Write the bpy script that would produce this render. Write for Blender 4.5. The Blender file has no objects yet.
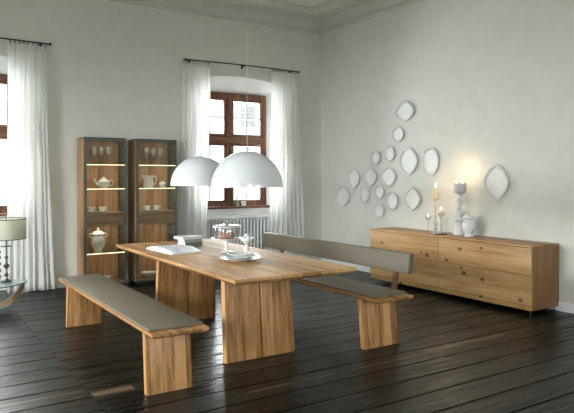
import bpy, bmesh, math, random
from mathutils import Vector, Matrix
random.seed(7)
sc = bpy.context.scene
COL = sc.collection
PI = math.pi

# ------------------------------------------------------------------ materials
def new_mat(name):
    m = bpy.data.materials.new(name); m.use_nodes = True
    nt = m.node_tree; b = nt.nodes['Principled BSDF']
    return m, nt, b
def N(nt, t, **kw):
    n = nt.nodes.new(t)
    for k, v in kw.items():
        if k in n.inputs.keys(): n.inputs[k].default_value = v
        else: setattr(n, k, v)
    return n
def L(nt, a, b): nt.links.new(a, b)
def ramp(nt, fac, stops):
    r = N(nt, 'ShaderNodeValToRGB')
    e = r.color_ramp.elements
    while len(e) < len(stops): e.new(0.5)
    for el, (p, c) in zip(e, stops): el.position = p; el.color = (*c, 1)
    L(nt, fac, r.inputs['Fac']); return r
def mixc(nt, mode, fac, a, b):
    m = N(nt, 'ShaderNodeMix', data_type='RGBA', blend_type=mode)
    def put(i, v):
        if isinstance(v, (int, float)): m.inputs[i].default_value = v
        elif isinstance(v, tuple): m.inputs[i].default_value = (*v, 1)
        else: L(nt, v, m.inputs[i])
    put(0, fac); put(6, a); put(7, b); return m.outputs[2]
def math_(nt, op, a, b=None, c=None):
    m = N(nt, 'ShaderNodeMath', operation=op)
    for i, v in enumerate((a, b, c)):
        if v is None: continue
        if isinstance(v, (int, float)): m.inputs[i].default_value = v
        else: L(nt, v, m.inputs[i])
    return m.outputs[0]

def simple(name, col, rough=0.5, metal=0.0, bump=0.0, bscale=60, var=0.06, coat=0.0, spec=0.5):
    m, nt, b = new_mat(name)
    tc = N(nt, 'ShaderNodeTexCoord')
    no = N(nt, 'ShaderNodeTexNoise', Scale=bscale, Detail=4.0)
    L(nt, tc.outputs['Object'], no.inputs['Vector'])
    d = tuple(max(0, c * (1 - var)) for c in col); u = tuple(min(1, c * (1 + var)) for c in col)
    r = ramp(nt, no.outputs['Fac'], [(0.3, d), (0.7, u)])
    L(nt, r.outputs['Color'], b.inputs['Base Color'])
    b.inputs['Roughness'].default_value = rough; b.inputs['Metallic'].default_value = metal
    b.inputs['Coat Weight'].default_value = coat; b.inputs['Specular IOR Level'].default_value = spec
    if bump:
        bp = N(nt, 'ShaderNodeBump', Strength=bump, Distance=0.01)
        L(nt, no.outputs['Fac'], bp.inputs['Height']); L(nt, bp.outputs[0], b.inputs['Normal'])
    return m

def wood(name, axis, dark, mid, light, plank_axis=None, plank=0.14, rough=0.42, knots=True, off=0.0, kdens=2.6, joint=0.0, spots=(), con=0.14, fine=40.0):
    """oak: grain along `axis`, planks counted along plank_axis"""
    m, nt, b = new_mat(name)
    tc = N(nt, 'ShaderNodeTexCoord')
    sep = N(nt, 'ShaderNodeSeparateXYZ'); L(nt, tc.outputs['Object'], sep.inputs[0])
    pid = None
    vec = tc.outputs['Object']
    if plank_axis is not None:
        q = math_(nt, 'FLOOR', math_(nt, 'DIVIDE', math_(nt, 'ADD', sep.outputs[plank_axis], 10 + off), plank))
        wn = N(nt, 'ShaderNodeTexWhiteNoise', noise_dimensions='1D'); L(nt, q, wn.inputs['W']); pid = wn.outputs['Value']
        sh = N(nt, 'ShaderNodeVectorMath', operation='ADD'); L(nt, vec, sh.inputs[0])
        cs = N(nt, 'ShaderNodeVectorMath', operation='SCALE'); L(nt, wn.outputs['Color'], cs.inputs[0]); cs.inputs['Scale'].default_value = 7.0
        L(nt, cs.outputs[0], sh.inputs[1]); vec = sh.outputs[0]
    s = [fine] * 3; s[axis] = 1.8
    mp = N(nt, 'ShaderNodeMapping'); mp.inputs['Scale'].default_value = s; L(nt, vec, mp.inputs['Vector'])
    n1 = N(nt, 'ShaderNodeTexNoise', Scale=1.0, Detail=6.0, Roughness=0.6, Distortion=0.4); L(nt, mp.outputs[0], n1.inputs['Vector'])
    s2 = [5.0, 5.0, 5.0]; s2[axis] = 0.7
    mp2 = N(nt, 'ShaderNodeMapping'); mp2.inputs['Scale'].default_value = s2; L(nt, vec, mp2.inputs['Vector'])
    n2 = N(nt, 'ShaderNodeTexNoise', Scale=1.0, Detail=3.0, Distortion=1.2); L(nt, mp2.outputs[0], n2.inputs['Vector'])
    f = math_(nt, 'ADD', math_(nt, 'MULTIPLY', n1.outputs['Fac'], 0.55), math_(nt, 'MULTIPLY', n2.outputs['Fac'], 0.45))
    if pid is not None:
        f = math_(nt, 'ADD', f, math_(nt, 'MULTIPLY', math_(nt, 'SUBTRACT', pid, 0.5), 0.20))
    r = ramp(nt, f, [(0.5 - con, dark), (0.5, mid), (0.5 + con, light)])
    colr = r.outputs['Color']
    if knots:
        s3 = [kdens] * 3; s3[axis] = kdens * 0.55
        mp3 = N(nt, 'ShaderNodeMapping'); mp3.inputs['Scale'].default_value = s3; L(nt, vec, mp3.inputs['Vector'])
        vo = N(nt, 'ShaderNodeTexVoronoi', Scale=1.0, Randomness=1.0); L(nt, mp3.outputs[0], vo.inputs['Vector'])
        k = ramp(nt, vo.outputs['Distance'], [(0.0, (1, 1, 1)), (0.055, (0.7, 0.7, 0.7)), (0.10, (0, 0, 0))])
        colr = mixc(nt, 'MIX', k.outputs['Color'], colr, tuple(c * 0.3 for c in dark))
    if joint and pid is not None:
        fr = math_(nt, 'FRACT', math_(nt, 'DIVIDE', math_(nt, 'ADD', sep.outputs[plank_axis], 10 + off), plank))
        ed = math_(nt, 'MULTIPLY', math_(nt, 'MINIMUM', fr, math_(nt, 'SUBTRACT', 1.0, fr)), plank)
        g = math_(nt, 'LESS_THAN', ed, joint)
        colr = mixc(nt, 'MIX', math_(nt, 'MULTIPLY', g, 0.7), colr, tuple(c * 0.45 for c in dark))
    for (ky, kz, kr) in spots:      # single knots of the front boards (local y, z, radius)
        dy = math_(nt, 'DIVIDE', math_(nt, 'SUBTRACT', sep.outputs[1], ky), kr * 1.5)
        dz = math_(nt, 'DIVIDE', math_(nt, 'SUBTRACT', sep.outputs[2], kz), kr)
        dd = math_(nt, 'SQRT', math_(nt, 'ADD', math_(nt, 'MULTIPLY', dy, dy), math_(nt, 'MULTIPLY', dz, dz)))
        dd = math_(nt, 'ADD', dd, math_(nt, 'MULTIPLY', math_(nt, 'SUBTRACT', n1.outputs['Fac'], 0.5), 1.2))
        kf = ramp(nt, dd, [(0.0, (0.95, 0.95, 0.95)), (0.45, (0.85, 0.85, 0.85)), (0.75, (0.25, 0.25, 0.25)), (1.0, (0, 0, 0))])
        colr = mixc(nt, 'MIX', kf.outputs['Color'], colr, tuple(c * 0.25 for c in dark))
    L(nt, colr, b.inputs['Base Color'])
    b.inputs['Roughness'].default_value = rough
    bp = N(nt, 'ShaderNodeBump', Strength=0.12, Distance=0.004); L(nt, n1.outputs['Fac'], bp.inputs['Height']); L(nt, bp.outputs[0], b.inputs['Normal'])
    return m

OD, OM, OL_ = (0.19, 0.085, 0.025), (0.40, 0.20, 0.070), (0.56, 0.32, 0.13)
oak_y = wood('oak_long', 1, OD, OM, OL_, 0, 0.178, off=0.0)
oak_top = wood('oak_tabletop', 1, (0.26, 0.13, 0.045), (0.46, 0.255, 0.10), (0.60, 0.38, 0.18), 0, 0.179, rough=0.62, joint=0.001)
oak_z = wood('oak_upright', 2, OD, OM, OL_, 0, 0.085)
oak_front = wood('oak_drawer_front', 1, (0.30, 0.145, 0.045), (0.53, 0.31, 0.12), (0.70, 0.46, 0.21), 2, 0.32, knots=False, off=0.14, joint=0.0035, con=0.24, spots=[(-0.322, 0.604, 0.032), (-0.627, 0.648, 0.022), (-0.115, 0.453, 0.03), (-0.344, 0.392, 0.026), (-0.379, 0.332, 0.032), (-0.646, 0.292, 0.026), (-1.143, 0.146, 0.028), (-0.628, 0.10, 0.02), (0.204, 0.484, 0.034), (1.035, 0.556, 0.028), (0.665, 0.067, 0.026), (0.30, 0.50, 0.02)])
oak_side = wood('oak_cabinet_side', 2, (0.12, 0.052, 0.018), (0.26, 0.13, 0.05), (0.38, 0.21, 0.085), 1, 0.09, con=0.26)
oak_cab = wood('oak_vitrine', 2, (0.20, 0.095, 0.035), (0.38, 0.20, 0.08), (0.52, 0.31, 0.14), 0, 0.12, knots=False)
oak_drawer = wood('oak_vitrine_drawer', 0, (0.30, 0.16, 0.07), (0.50, 0.29, 0.13), (0.62, 0.40, 0.20), None, knots=False)
walnut = wood('window_wood', 2, (0.07, 0.025, 0.012), (0.15, 0.06, 0.028), (0.24, 0.11, 0.05), None, knots=False)
walnut_x = wood('window_wood_cross', 0, (0.07, 0.025, 0.012), (0.15, 0.06, 0.028), (0.24, 0.11, 0.05), None, knots=False)
arc_wood = wood('bentwood', 2, (0.14, 0.07, 0.03), (0.30, 0.17, 0.08), (0.5, 0.32, 0.18), None, knots=False)

plaster = simple('plaster_wall', (0.66, 0.66, 0.60), 0.9, bump=0.25, bscale=5, var=0.03)
plaster_white = simple('plaster_reveal', (0.88, 0.885, 0.86), 0.85, bump=0.1, bscale=6, var=0.02)
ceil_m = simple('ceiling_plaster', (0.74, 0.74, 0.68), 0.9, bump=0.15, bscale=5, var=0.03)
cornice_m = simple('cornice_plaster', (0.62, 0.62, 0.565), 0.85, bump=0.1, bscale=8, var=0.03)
white_paint = simple('white_paint', (0.80, 0.82, 0.80), 0.45, var=0.02)
porcelain = simple('porcelain', (0.80, 0.82, 0.81), 0.18, var=0.015, coat=0.4)
plate_m = simple('plate_glaze', (0.74, 0.75, 0.72), 0.5, var=0.03, bscale=20)
rim_m = simple('plate_rim_glaze', (0.63, 0.64, 0.61), 0.5, var=0.08, bscale=30)
blue_rim = simple('blue_grey_glaze', (0.50, 0.57, 0.61), 0.25, var=0.1)
taupe = simple('taupe_leather', (0.142, 0.120, 0.080), 0.5, bump=0.25, bscale=260, var=0.05)
metal_dark = simple('dark_metal', (0.035, 0.035, 0.033), 0.4, 0.7, var=0.1)
chrome = simple('chrome', (0.72, 0.72, 0.72), 0.15, 1.0, var=0.03)
pewter = simple('aged_pewter', (0.14, 0.13, 0.115), 0.35, 0.8, var=0.25, bscale=40)
lamp_white = simple('enamel_white', (0.74, 0.77, 0.77), 0.16, var=0.01, coat=0.5)
stone_white = simple('chalky_white', (0.72, 0.73, 0.72), 0.6, var=0.05, bscale=40, bump=0.2)
grey_wax = simple('grey_white_wax', (0.62, 0.60, 0.58), 0.5, var=0.05)
wax = simple('ivory_wax', (0.78, 0.62, 0.40), 0.5, var=0.04)
cake_m = simple('brown_cake', (0.30, 0.12, 0.05), 0.75, bump=1.0, bscale=45, var=0.5)
paper = simple('paper', (0.80, 0.81, 0.80), 0.7, var=0.03, bscale=15)
book_grey = simple('book_cloth_grey', (0.18, 0.19, 0.18), 0.6, var=0.1)
book_green = simple('book_cloth_sage', (0.34, 0.38, 0.32), 0.6, var=0.1)
book_white = simple('book_cover_white', (0.75, 0.77, 0.76), 0.4, var=0.03)
leaf = simple('leaf', (0.16, 0.36, 0.05), 0.5, var=0.3)
black_m = simple('black_plinth', (0.012, 0.011, 0.010), 0.6, var=0.1)
shade_trim = simple('shade_trim', (0.05, 0.045, 0.04), 0.5, var=0.1)
facade = simple('pale_facade', (0.78, 0.78, 0.75), 0.9, var=0.03, bscale=1)
facade_win = simple('facade_window', (0.36, 0.37, 0.37), 0.4, var=0.1)
pavement = simple('pale_paving', (0.5, 0.5, 0.48), 0.9, var=0.1, bscale=2)
roof_m = simple('clay_roof', (0.35, 0.2, 0.14), 0.9, var=0.2, bscale=3)

# open page spread with a blue grey picture printed on it
def page_mat():
    m, nt, b = new_mat('printed_page')
    tc = N(nt, 'ShaderNodeTexCoord')
    no = N(nt, 'ShaderNodeTexNoise', Scale=9.0, Detail=3.0); L(nt, tc.outputs['Object'], no.inputs['Vector'])
    r = ramp(nt, no.outputs['Fac'], [(0.36, (0.60, 0.65, 0.70)), (0.46, (0.80, 0.82, 0.83)), (0.7, (0.86, 0.86, 0.85))])
    L(nt, r.outputs['Color'], b.inputs['Base Color']); b.inputs['Roughness'].default_value = 0.4
    return m
page_m = page_mat()

def glassy(name, tint=(1, 1, 1), refl=0.05, rough=0.02, body=None, bodyfac=0.0, ior=1.45):
    m, nt, b = new_mat(name); nt.nodes.remove(b)
    out = nt.nodes['Material Output']
    tr = N(nt, 'ShaderNodeBsdfTransparent'); tr.inputs['Color'].default_value = (*tint, 1)
    gl = N(nt, 'ShaderNodeBsdfGlossy', Roughness=rough)
    fr = N(nt, 'ShaderNodeFresnel', IOR=ior)
    f = math_(nt, 'ADD', fr.outputs[0], refl)
    mx = N(nt, 'ShaderNodeMixShader'); L(nt, f, mx.inputs[0]); L(nt, tr.outputs[0], mx.inputs[1]); L(nt, gl.outputs[0], mx.inputs[2])
    last = mx.outputs[0]
    if body:
        df = N(nt, 'ShaderNodeBsdfDiffuse'); df.inputs['Color'].default_value = (*body, 1)
        m2 = N(nt, 'ShaderNodeMixShader'); m2.inputs[0].default_value = bodyfac
        L(nt, last, m2.inputs[1]); L(nt, df.outputs[0], m2.inputs[2]); last = m2.outputs[0]
    L(nt, last, out.inputs['Surface']); return m
frosted = glassy('thick_glass_rim', (0.95, 0.96, 0.96), 0.1, body=(0.85, 0.87, 0.87), bodyfac=0.55)
win_glass = glassy('window_glass', (0.97, 0.98, 0.98), 0.0)
smoke_glass = glassy('smoked_glass', (0.62, 0.66, 0.62), 0.03, body=(0.20, 0.23, 0.20), bodyfac=0.30)
clear_glass = glassy('clear_glass', (0.975, 0.985, 0.98), 0.06, body=(0.85, 0.87, 0.87), bodyfac=0.06)
door_glass = glassy('door_glass', (0.92, 0.93, 0.91), 0.0, body=(0.25, 0.27, 0.25), bodyfac=0.04)
wine_glass_m = glassy('wine_glass', (0.96, 0.96, 0.95), 0.12, body=(0.85, 0.85, 0.83), bodyfac=0.2)
green_glass = glassy('green_edge_glass', (0.62, 0.80, 0.76), 0.22, body=(0.45, 0.62, 0.58), bodyfac=0.35)
crystal = glassy('crystal', (0.75, 0.78, 0.78), 0.25, rough=0.05, body=(0.6, 0.62, 0.62), bodyfac=0.2)
amber_glass = glassy('mercury_glass', (0.93, 0.91, 0.86), 0.12, rough=0.1, body=(0.80, 0.78, 0.72), bodyfac=0.5)

def sheer_mat():
    m, nt, b = new_mat('sheer_voile'); nt.nodes.remove(b)
    out = nt.nodes['Material Output']
    tl = N(nt, 'ShaderNodeBsdfTranslucent'); tl.inputs['Color'].default_value = (0.90, 0.905, 0.88, 1)
    df = N(nt, 'ShaderNodeBsdfDiffuse'); df.inputs['Color'].default_value = (0.90, 0.905, 0.88, 1)
    tr = N(nt, 'ShaderNodeBsdfTransparent')
    a = N(nt, 'ShaderNodeMixShader'); a.inputs[0].default_value = 0.5; L(nt, tl.outputs[0], a.inputs[1]); L(nt, df.outputs[0], a.inputs[2])
    c = N(nt, 'ShaderNodeMixShader'); c.inputs[0].default_value = 0.13; L(nt, a.outputs[0], c.inputs[1]); L(nt, tr.outputs[0], c.inputs[2])
    L(nt, c.outputs[0], out.inputs['Surface']); return m
sheer = sheer_mat()

def shade_mat():
    m, nt, b = new_mat('lampshade_linen'); nt.nodes.remove(b)
    out = nt.nodes['Material Output']
    tl = N(nt, 'ShaderNodeBsdfTranslucent'); tl.inputs['Color'].default_value = (0.70, 0.70, 0.58, 1)
    df = N(nt, 'ShaderNodeBsdfDiffuse'); df.inputs['Color'].default_value = (0.68, 0.68, 0.57, 1)
    a = N(nt, 'ShaderNodeMixShader'); a.inputs[0].default_value = 0.6; L(nt, tl.outputs[0], a.inputs[1]); L(nt, df.outputs[0], a.inputs[2])
    L(nt, a.outputs[0], out.inputs['Surface']); return m
linen = shade_mat()

def emit(name, col, s):
    m, nt, b = new_mat(name); nt.nodes.remove(b)
    e = N(nt, 'ShaderNodeEmission', Strength=s); e.inputs['Color'].default_value = (*col, 1)
    L(nt, e.outputs[0], nt.nodes['Material Output'].inputs['Surface']); return m
flame_m = emit('candle_flame', (1.0, 0.72, 0.38), 9.0)
led_m = emit('shelf_light', (1.0, 0.80, 0.48), 3.2)

SEAM_X = 1.13
def floor_mat():
    m, nt, b = new_mat('dark_floorboards')
    tc = N(nt, 'ShaderNodeTexCoord'); sep = N(nt, 'ShaderNodeSeparateXYZ'); L(nt, tc.outputs['Object'], sep.inputs[0])
    X, Y = sep.outputs[0], sep.outputs[1]
    side = math_(nt, 'GREATER_THAN', X, SEAM_X)
    W = 0.262
    yy = math_(nt, 'ADD', math_(nt, 'ADD', Y, 20.0), math_(nt, 'MULTIPLY', side, 0.11))
    q = math_(nt, 'DIVIDE', yy, W)
    pid = math_(nt, 'FLOOR', q); fr = math_(nt, 'FRACT', q)
    key = math_(nt, 'ADD', pid, math_(nt, 'MULTIPLY', side, 57.3))
    wn = N(nt, 'ShaderNodeTexWhiteNoise', noise_dimensions='1D'); L(nt, key, wn.inputs['W'])
    edge = math_(nt, 'MINIMUM', fr, math_(nt, 'SUBTRACT', 1.0, fr))
    dseam = math_(nt, 'DIVIDE', math_(nt, 'ABSOLUTE', math_(nt, 'SUBTRACT', X, SEAM_X)), W * 0.3)
    edge = math_(nt, 'MINIMUM', edge, dseam)
    groove = ramp(nt, edge, [(0.0, (0, 0, 0)), (0.022, (0.12, 0.12, 0.12)), (0.048, (1, 1, 1))])
    cs = N(nt, 'ShaderNodeVectorMath', operation='SCALE'); L(nt, wn.outputs['Color'], cs.inputs[0]); cs.inputs['Scale'].default_value = 9.0
    sh = N(nt, 'ShaderNodeVectorMath', operation='ADD'); L(nt, tc.outputs['Object'], sh.inputs[0]); L(nt, cs.outputs[0], sh.inputs[1])
    mp = N(nt, 'ShaderNodeMapping'); mp.inputs['Scale'].default_value = (1.3, 22, 22); L(nt, sh.outputs[0], mp.inputs['Vector'])
    n1 = N(nt, 'ShaderNodeTexNoise', Scale=1.0, Detail=6.0, Roughness=0.65, Distortion=0.5); L(nt, mp.outputs[0], n1.inputs['Vector'])
    n2 = N(nt, 'ShaderNodeTexNoise', Scale=1.1, Detail=4.0); L(nt, tc.outputs['Object'], n2.inputs['Vector'])
    f = math_(nt, 'ADD', math_(nt, 'MULTIPLY', n1.outputs['Fac'], 0.6), math_(nt, 'ADD', math_(nt, 'MULTIPLY', wn.outputs['Value'], 0.16), math_(nt, 'MULTIPLY', n2.outputs['Fac'], 0.3)))
    r = ramp(nt, f, [(0.38, (0.003, 0.003, 0.0024)), (0.52, (0.0075, 0.0075, 0.0055)), (0.68, (0.020, 0.0185, 0.013))])
    # rubbed-through brown patches running with the boards
    mp3 = N(nt, 'ShaderNodeMapping'); mp3.inputs['Scale'].default_value = (0.75, 3.4, 1); L(nt, tc.outputs['Object'], mp3.inputs['Vector'])
    n3 = N(nt, 'ShaderNodeTexNoise', Scale=1.0, Detail=5.0, Roughness=0.6); L(nt, mp3.outputs[0], n3.inputs['Vector'])
    wear = ramp(nt, n3.outputs['Fac'], [(0.56, (0, 0, 0)), (0.70, (0.75, 0.75, 0.75))])
    col = mixc(nt, 'MIX', wear.outputs['Color'], r.outputs['Color'], (0.034, 0.025, 0.016))
    # two bare streaks at board edges
    def streak(x0, x1, y0, hw):
        inx = math_(nt, 'MULTIPLY', math_(nt, 'GREATER_THAN', X, x0), math_(nt, 'LESS_THAN', X, x1))
        dy = math_(nt, 'ABSOLUTE', math_(nt, 'SUBTRACT', Y, y0))
        s = math_(nt, 'SUBTRACT', 1.0, math_(nt, 'DIVIDE', dy, math_(nt, 'MULTIPLY', n1.outputs['Fac'], hw * 2)))
        s = math_(nt, 'MAXIMUM', s, 0.0)
        return math_(nt, 'MINIMUM', math_(nt, 'MULTIPLY', math_(nt, 'MULTIPLY', s, inx), 1.6), 0.8)
    for a in STREAKS:
        col = mixc(nt, 'MIX', streak(*a), col, (0.15, 0.092, 0.05))
    col = mixc(nt, 'MULTIPLY', 1.0, col, groove.outputs['Color'])
    L(nt, col, b.inputs['Base Color'])
    ro = ramp(nt, n1.outputs['Fac'], [(0.35, (0.20, 0.20, 0.20)), (0.65, (0.46, 0.46, 0.46))])
    L(nt, ro.outputs['Color'], b.inputs['Roughness'])
    h = math_(nt, 'ADD', math_(nt, 'MULTIPLY', groove.outputs['Color'], 1.0), math_(nt, 'MULTIPLY', n1.outputs['Fac'], 0.25))
    h = math_(nt, 'ADD', h, math_(nt, 'MULTIPLY', n2.outputs['Fac'], 0.6))
    bp = N(nt, 'ShaderNodeBump', Strength=0.55, Distance=0.008); L(nt, h, bp.inputs['Height']); L(nt, bp.outputs[0], b.inputs['Normal'])
    L(nt, math_(nt, 'MULTIPLY', groove.outputs['Color'], 0.17), b.inputs['Specular IOR Level'])
    return m
STREAKS = [(3.75, 4.75, 3.665, 0.045), (1.14, 1.42, 4.15, 0.05), (0.3, 1.12, 4.26, 0.012), (2.05, 3.6, 3.62, 0.012)]
floor_m = floor_mat()
oak_top.node_tree.nodes['Principled BSDF'].inputs['Specular IOR Level'].default_value = 0.28

# ------------------------------------------------------------------ mesh helpers
def box(bm, x0, x1, y0, y1, z0, z1, bev=0.0):
    r = bmesh.ops.create_cube(bm, size=1)
    vs = r['verts']
    for v in vs:
        v.co = Vector(((x0 + x1) / 2 + v.co.x * (x1 - x0), (y0 + y1) / 2 + v.co.y * (y1 - y0), (z0 + z1) / 2 + v.co.z * (z1 - z0)))
    if bev:
        es = list({e for v in vs for e in v.link_edges})
        bmesh.ops.bevel(bm, geom=es, offset=bev, segments=2, affect='EDGES', profile=0.6)
def hexa(bm, pts, bev=0.0):
    """8 points: bottom 4 (ccw) then top 4"""
    v = [bm.verts.new(p) for p in pts]
    fs = [bm.faces.new([v[i] for i in q]) for q in ((3, 2, 1, 0), (4, 5, 6, 7), (0, 1, 5, 4), (1, 2, 6, 5), (2, 3, 7, 6), (3, 0, 4, 7))]
    if bev:
        es = list({e for f in fs for e in f.edges})
        bmesh.ops.bevel(bm, geom=es, offset=bev, segments=2, affect='EDGES', profile=0.6)
def lathe(bm, prof, n=32, c=(0, 0, 0), sx=1.0, sy=1.0, ripple=0.0, rn=12):
    rings = []
    for r, z in prof:
        if r < 1e-6: rings.append([bm.verts.new((c[0], c[1], c[2] + z))]); continue
        ring = []
        for i in range(n):
            a = 2 * PI * i / n
            rr = r * (1 + ripple * math.cos(rn * a))
            ring.append(bm.verts.new((c[0] + rr * sx * math.cos(a), c[1] + rr * sy * math.sin(a), c[2] + z)))
        rings.append(ring)
    for A, B in zip(rings, rings[1:]):
        if len(A) == 1 and len(B) == 1: continue
        for i in range(n):
            j = (i + 1) % n
            if len(A) == 1: bm.faces.new((A[0], B[j], B[i]))
            elif len(B) == 1: bm.faces.new((A[i], A[j], B[0]))
            else: bm.faces.new((A[i], A[j], B[j], B[i]))
def tube(bm, pts, r, n=8, closed=False):
    pts = [Vector(p) for p in pts]; m = len(pts)
    rad = r if isinstance(r, (list, tuple)) else [r] * m
    rings = []
    up = Vector((0, 0, 1))
    for i, p in enumerate(pts):
        a = pts[(i - 1) % m] if (closed or i > 0) else p
        b = pts[(i + 1) % m] if (closed or i < m - 1) else p
        t = (b - a).normalized()
        u = t.cross(up)
        if u.length < 1e-3: u = t.cross(Vector((1, 0, 0)))
        u.normalize(); w = u.cross(t).normalized()
        rings.append([bm.verts.new(p + (u * math.cos(2 * PI * k / n) + w * math.sin(2 * PI * k / n)) * rad[i]) for k in range(n)])
    rng = range(m) if closed else range(m - 1)
    for i in rng:
        A, B = rings[i], rings[(i + 1) % m]
        for k in range(n):
            bm.faces.new((A[k], A[(k + 1) % n], B[(k + 1) % n], B[k]))
    if not closed:
        bm.faces.new(list(reversed(rings[0]))); bm.faces.new(rings[-1])
def BM(): return bmesh.new()
def build(name, bm, mat, parent=None, loc=None, smooth=True, angle=35):
    bmesh.ops.recalc_face_normals(bm, faces=bm.faces)
    me = bpy.data.meshes.new(name); bm.to_mesh(me); bm.free()
    me.materials.append(mat)
    if smooth:
        for p in me.polygons: p.use_smooth = True
        me.set_sharp_from_angle(angle=math.radians(angle))
    o = bpy.data.objects.new(name, me); COL.objects.link(o)
    if parent: o.parent = parent
    if loc: o.location = loc
    return o
def thing(name, label, cat, loc=(0, 0, 0), rz=0, group=None):
    o = bpy.data.objects.new(name, None); COL.objects.link(o)
    o.location = loc; o.rotation_euler = (0, 0, rz); o['label'] = label; o['category'] = cat
    if group: o['group'] = group
    o.empty_display_size = 0.1
    return o
def tag(o, label, cat, group=None, kind=None):
    o['label'] = label; o['category'] = cat
    if group: o['group'] = group
    if kind: o['kind'] = kind
    return o
def struct(name, bm, mat, label=None, parent=None, smooth=False):
    o = build(name, bm, mat, parent, smooth=smooth)
    if not parent: o['kind'] = 'structure'
    if label: o['label'] = label
    return o
def copy_tree(o, loc=None, label=None, group=None, rz=None, parent=None):
    c = o.copy(); COL.objects.link(c)
    if parent: c.parent = parent
    if loc is not None: c.location = loc
    if rz is not None: c.rotation_euler = (0, 0, rz)
    if label: c['label'] = label
    if group: c['group'] = group
    for ch in list(o.children): copy_tree(ch, parent=c)
    return c

# ------------------------------------------------------------------ dimensions (metres, camera above the origin)
XW, YW = 6.113, 8.35           # right wall and back wall planes
XL, YR = -2.2, -2.2            # left wall and rear wall
CEIL = 4.06
H = 1.465

# ------------------------------------------------------------------ room shell
bm = BM(); box(bm, XL - 0.3, XW + 0.3, YR - 0.3, YW + 0.45, -0.12, 0); struct('floor', bm, floor_m, 'dark stained wide floorboards with worn brown streaks')
bm = BM(); box(bm, XL - 0.3, XW + 0.3, YR - 0.3, YW + 0.45, CEIL, CEIL + 0.12); struct('ceiling', bm, ceil_m, 'pale plaster ceiling')
bm = BM(); box(bm, XW, XW + 0.3, YR - 0.3, YW + 0.45, 0, CEIL); struct('wall_right', bm, plaster, 'pale plaster wall hung with white plates')

YB = 8.70                      # window frame plane (back of the recess)
WINS = [0.70, 4.53]            # window centres
HW, HB = 0.83, 0.69            # half width of recess at the room face / at the frame
SILL, WTOP = 0.985, 2.785
def arch_z(dx): return 3.0 - 0.145 * dx * dx
bm = BM()
# face of the wall in vertical strips, each strip from z0 to CEIL
def strip(x0, x1, z0a, z0b, z1=CEIL):
    v = [bm.verts.new(p) for p in ((x0, YW, z0a), (x1, YW, z0b), (x1, YW, z1), (x0, YW, z1))]
    bm.faces.new(v)
edges = [XL - 0.3]
for c in WINS: edges += [c - HW, c + HW]
edges.append(XW + 0.3)
for i in range(0, len(edges), 2): strip(edges[i], edges[i + 1], 0, 0)
for c in WINS:
    n = 14
    for k in range(n):
        a = -HW + 2 * HW * k / n; b_ = -HW + 2 * HW * (k + 1) / n
        strip(c + a, c + b_, arch_z(a), arch_z(b_))
# thickness: outer skin behind with openings for the frames
YO = YB + 0.10
def bx(x0, x1, z0, z1): box(bm, x0, x1, YB, YO, z0, z1)
xs = [XL - 0.3] 
for c in WINS: xs += [c - HB, c + HB]
xs.append(XW + 0.3)
for i in range(0, len(xs), 2): bx(xs[i], xs[i + 1], 0, CEIL)
for c in WINS:
    bx(c - HB, c + HB, 0, SILL); bx(c - HB, c + HB, WTOP, CEIL)
struct('wall_back', bm, plaster, 'plaster wall with two deep arched window recesses')
# recess linings
for wi, c in enumerate(WINS):
    bm = BM(); n = 14
    for k in range(n):           # soffit
        a = -HW + 2 * HW * k / n; b_ = -HW + 2 * HW * (k + 1) / n
        a2, b2 = a * HB / HW, b_ * HB / HW
        f = [bm.verts.new(p) for p in ((c + a, YW, arch_z(a)), (c + b_, YW, arch_z(b_)), (c + b2, YB, WTOP), (c + a2, YB, WTOP))]
        bm.faces.new(f)
    for s in (-1, 1):            # jambs
        f = [bm.verts.new(p) for p in ((c + s * HW, YW, 0), (c + s * HB, YB, 0), (c + s * HB, YB, WTOP), (c + s * HW, YW, arch_z(HW)))]
        bm.faces.new(f)
    bmesh.ops.remove_doubles(bm, verts=bm.verts, dist=1e-4)
    struct('trim_%d' % (wi + 1), bm, plaster_white, 'white splayed lining of an arched window recess')

# two unseen walls; their openings are added and shaped to let light in
def wall_with_openings(name, axis, pos, lo, hi, ops, thick, label):
    bm = BM()
    def b(a0, a1, z0, z1):
        if axis == 'x': box(bm, pos - thick, pos, a0, a1, z0, z1)
        else: box(bm, a0, a1, pos - thick, pos, z0, z1)
    cur = lo
    for a0, a1 in ops:
        b(cur, a0, 0, CEIL); b(a0, a1, 0, 0.7); b(a0, a1, OP_TOP, CEIL); cur = a1
    b(cur, hi, 0, CEIL)
    struct(name, bm, plaster, label)
L_OPS = [(0.3, 2.5), (4.2, 6.4)]
OP_TOP = 2.15  # low head of the added openings keeps light off the upper right wall
R_OPS = [(-1.2, 1.0), (2.4, 4.6)]
wall_with_openings('wall_left', 'x', XL, YR - 0.3, YW + 0.45, L_OPS, 0.3, 'plaster wall with added openings that let light in')
wall_with_openings('wall_rear', 'y', YR, XL - 0.3, XW + 0.3, R_OPS, 0.3, 'plaster wall behind the viewer with added openings that let light in')

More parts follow.
